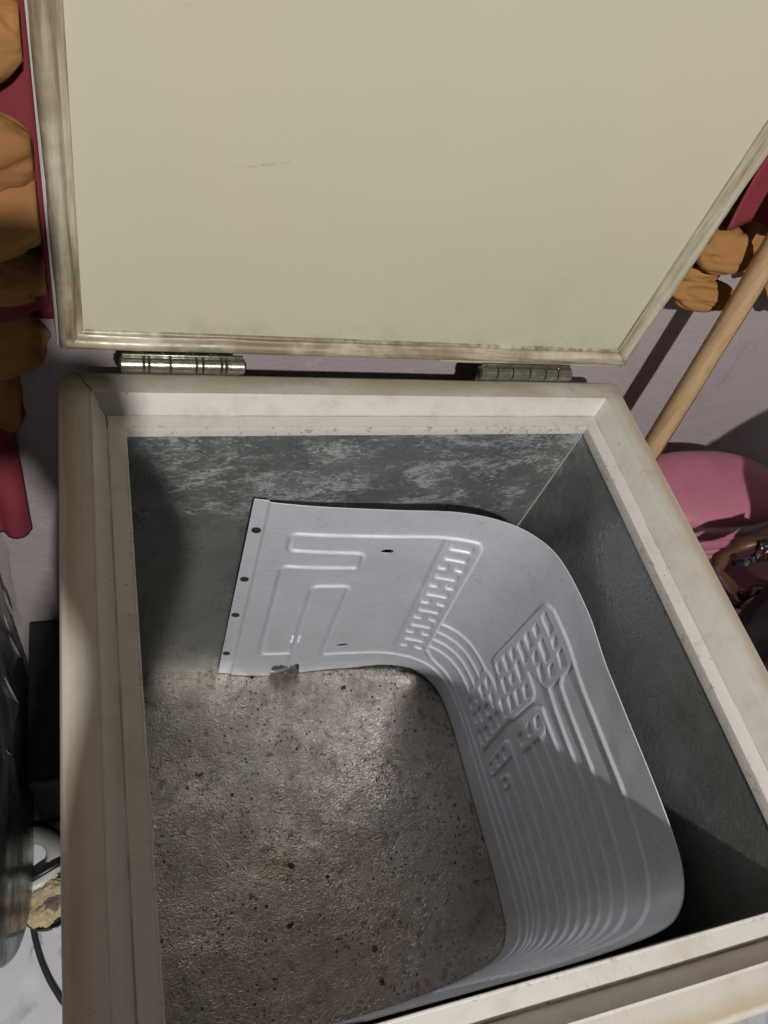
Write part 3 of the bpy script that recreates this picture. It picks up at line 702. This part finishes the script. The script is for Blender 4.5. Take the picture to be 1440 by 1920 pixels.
# plastic-wrapped grey board standing on edge, left of the freezer
m = Mat('grey_film_wrapped_metal', (.085, .085, .083), .24, .1, .5)
m.tint(m.ramp(m.noise(5, 4), .45, .7, 0, .5), (.055, .055, .053)); cr = m.noise(5, 2, .5, .3); m.bump(cr, .2, .010); m.rough(m.noise(20), .18, .34)
BD = thing('wrapped_board', 'large grey rounded board in clear plastic film standing left of the freezer', 'board', (-.1, -.2, ZF))
out = [(.050, -.25), (.044, -.40), (.030, -.60), (.010, -.775), (-.005, -.793), (-.03, -.7985), (-.16, -.7985), (-.24, -.797), (-.285, -.785), (-.325, -.755), (-.36, -.70), (-.385, -.63), (-.40, -.55), (-.405, -.45), (-.395, -.30), (-.3, -.24), (-.1, -.22)]
o2 = [Vector((0, a, b)) for a, b in out]; cl = spline(o2 + [o2[0]], 110)[:-1]; ce = Vector((0, -.17, -.52))
xb = lambda y, z: -.086 - .10 * (z + .80) * .25 + .004 * noise.noise(Vector((0, y * 5, z * 5)))
rows = []
for k in (0.0, .2, .4, .6, .75, .86, .94, .985, 1.0):
    rows.append([(xb(p.y, p.z) - (.0 if k < .97 else (.002 if k < .99 else .006)), ce.y + (p.y - ce.y) * k, ce.z + (p.z - ce.z) * k) for p in cl])
rows.append([(x - .022, y, z) for x, y, z in rows[-1]]); rows.append([(x - .026, ce.y + (y - ce.y) * .97, ce.z + (z - ce.z) * .97) for x, y, z in rows[-2]]); rows.append([(-.115, ce.y, ce.z)] * len(cl))
mb = MB(); mb.grid(rows, close_v=True); mb.obj('board', m.m, BD, auto=50)
m = Mat('clear_plastic_film', (.75, .77, .76), .10, 0, .6, Alpha=.14); m.bump(m.noise(16, 2, .5, .8), .15, .006)
g = []
for i in range(41):
    y = .05 - .20 * i / 40; row = []
    for j in range(61):
        z = -.27 - .22 * j / 60; f = .9 - 2.2 * abs(noise.noise(Vector((y * 16 + z * 4, z * 3, 3)))) + .3 * noise.noise(Vector((y * 40, z * 14, 8)))
        row.append((xb(y, z) + .008 + .009 * f + .008 * (j / 60) * abs(noise.noise(Vector((y * 14, 0, z * 4)))), y, z + .02 * noise.noise(Vector((y * 9, 1, 1)))))
    g.append(row)
mb = MB(); mb.grid(g); mb.obj('plastic_film', m.m, BD)

# fold lines in the film, their glossy highlights painted in as pale tubes
M_crease_glint = plain('crease_glint_white', (.42, .43, .43), .25, 0, .3, 60)
for (ya, za), (yb_, zb_) in (((.028, -.436), (.036, -.530)), ((-.004, -.44), (.001, -.505)), ((-.007, -.50), (.006, -.60)), ((-.084, -.461), (-.072, -.584)), ((-.166, -.50), (-.148, -.62))):
    mb = MB(); pts = []
    for i in range(25):
        t = i / 24; y, z = ya + (yb_ - ya) * t + .0015 * noise.noise(Vector((t * 6, ya, 1))), za + (zb_ - za) * t; pts.append((xb(y, z) + .0012, y, z))
    mb.tube(pts, [.0002 + .0016 * math.sin(PI * i / 24) for i in range(25)], 6); mb.obj('film_crease_glint', M_crease_glint, BD)
SB = thing('shade_box', 'added black box standing in for deep shade between wrapped board and freezer', 'box', (-.044, -.07, ZF))  # made-up dark box, added to blacken the shaded gap
mb = MB(); mb.box((-.076, -.185, ZF + .001), (-.010, .050, ZF + .21), .006); mb.obj('shade_box_body', M_black, SB, auto=30)
mb = MB(); mb.box((-.0775, -.187, ZF + .19), (-.0085, .052, ZF + .222), .005); mb.obj('shade_box_lid', M_black, SB, auto=30)

# things on the floor between board and freezer
RG = thing('plastic_ring', 'off-white plastic ring lying on the floor beside the freezer', 'ring', (-.092, -.235, ZF))
mb = MB(); mb.lathe([(.024, .001), (.0235, .016), (.028, .020), (.042, .019), (.049, .014), (.050, .001)], (-.092, -.235, ZF), 48); mb.obj('ring_body', plain('offwhite_plastic', (.50, .52, .46), .4, 0, .2, 40), RG)
mb = MB(); mb.lathe([(.0505, .0), (.0525, .002), (.0525, .012), (.0505, .013)], (-.092, -.235, ZF), 48); mb.obj('ring_seal', M_dark, RG)
DS = thing('glass_dish', 'dark green rimmed dish with crumpled beige scraps on the marble floor', 'dish', (-.066, -.298, ZF))
mb = MB(); mb.lathe([(0, .002), (.026, .002), (.033, .006), (.0365, .014), (.0385, .016), (.039, .013), (.036, .003), (.030, 0), (0, 0)], (-.066, -.298, ZF), 48); mb.obj('dish_body', plain('dark_green_glass', (.045, .075, .068), .15, 0, .3, 40), DS)
for k, (dx, dy, r, mt) in enumerate([(-.006, -.010, .021, 0), (.006, .012, .018, 0), (.006, -.004, .012, 1), (.012, -.014, .010, 0), (-.012, .006, .012, 0)]):
    bm_ = bmesh.new(); bmesh.ops.create_icosphere(bm_, subdivisions=4, radius=r)
    for v in bm_.verts: s = 1 + .45 * noise.noise(v.co * 70 + Vector((k * 5, 0, 0))) + .25 * noise.noise(v.co * 190); v.co = Vector((v.co.x * s - .066 + dx, v.co.y * s - .298 + dy, v.co.z * s * .5 + ZF + .014 + (.006 if mt else 0)))
    bm_.verts.index_update(); mb = MB(); mb.add([v.co[:] for v in bm_.verts], [[v.index for v in f.verts] for f in bm_.faces]); bm_.free()
    mb.obj('scrap', plain('brown_scrap', (.16, .12, .10), .7, 0, .4, 90) if mt else plain('beige_scrap', (.50, .40, .25), .6, 0, .45, 70, .4, 80, .004), DS, auto=20)
CB = thing('power_cable', 'black power cable curving over the white marble floor', 'cable', (-.07, -.38, ZF))
mb = MB(); mb.tube(spline([(-.10, -.270, ZF + .020), (-.075, -.262, ZF + .030), (-.05, -.252, ZF + .030), (-.02, -.24, ZF + .012), (.03, -.235, ZF + .0045)], 30), .0042, 10)
mb.tube(spline([(-.088, -.315, ZF + .0045), (-.084, -.340, ZF + .0045), (-.074, -.375, ZF + .0045), (-.058, -.41, ZF + .0045), (-.035, -.44, ZF + .0045), (.02, -.46, ZF + .0045)], 30), .0042, 10)
mb.obj('cord', plain('black_rubber', (.02, .022, .022), .45), CB)

# the photographer's phone and hand, just behind the lens: they throw the shadow over the left rim
def ph(a, b, c): return CAM + right * a + down * b - fwd * c
PH = thing('phone', 'dark phone held over the front of the freezer, taking the picture', 'phone', tuple(ph(-.025, .145, .01)))
rows = []
for c, i in ((.004, .002), (.0045, .0008), (.006, 0), (.010, 0), (.0115, .0008), (.012, .002)):
    r = .011 - i; rg = []
    for cx, cy, a0 in ((.012 - .011, .145 - .011, 0), (-.063 + .011, .145 - .011, 90), (-.063 + .011, -.015 + .011, 180), (.012 - .011, -.015 + .011, 270)):
        rg += [tuple(ph(cx + r * math.cos(math.radians(a0 + 15 * k)), cy + r * math.sin(math.radians(a0 + 15 * k)), c)) for k in range(7)]
    rows.append(rg)
mb = MB(); mb.grid(rows, close_v=True); n = 28; mb.f.append(tuple(range(n))); mb.f.append(tuple(range(5 * n, 6 * n)))
mb.obj('phone_body', plain('phone_black_glass', (.02, .02, .022), .2), PH, auto=30)
mb = MB(); mb.lathe([(.0001, 0), (.004, 0), (.0055, .0004), (.0058, .0015)], (0, 0, 0), 24)
mb.v = [tuple(ph(x - .020, y + .0, .004 - z)) for x, y, z in mb.v]; mb.obj('lens', M_dark, PH)
M_skin = plain('skin_brown', (.20, .105, .065), .5, 0, .2, 30, .2, 300, .0006)
el = Vector((.029, -.912, .220)); wr = Vector((.088, -.680, .410))
PE = thing('person', 'hand and bare forearm holding the phone above the freezer', 'person', tuple(el))
me = bpy.data.meshes.new('arm'); V_, E_, R_ = [], [], []
def chain(P_, r_, start=None):
    prev = start
    for p, r in zip(P_, r_):
        V_.append(Vector(p) - el); R_.append(r); k = len(V_) - 1
        if prev is not None: E_.append((prev, k))
        prev = k
    return prev
pa = ph(.030, .105, .030)
chain([el, el.lerp(wr, .3), el.lerp(wr, .65), wr], [.062, .062, .052, .044]); iw = 3
ip = chain([ph(.036, .128, .036), pa, ph(.030, .080, .032)], [.044, .045, .036], iw) - 1
for k, b in enumerate((.078, .096, .114, .131)):     # four fingers round the right edge of the phone onto its back
    chain([ph(.032, b, .030), ph(.030, b, .010), ph(.022, b, -.006), ph(.004 - (.006 if k in (1, 2) else 0), b + .002, -.0065)], [.0105, .0095, .009, .0075], ip)
chain([ph(.020, .125, .034), ph(-.004, .118, .026), ph(-.022, .104, .0215)], [.013, .0115, .0095], ip)
me.from_pydata(V_, E_, []); o = bpy.data.objects.new('arm', me); link(o, PE); me.materials.append(M_skin)
md = o.modifiers.new('skin', 'SKIN'); md.use_smooth_shade = True
for d, r in zip(me.skin_vertices[0].data, R_): d.radius = (r, r)
me.skin_vertices[0].data[0].use_root = True
md = o.modifiers.new('smooth', 'SUBSURF'); md.levels = 2; md.render_levels = 2
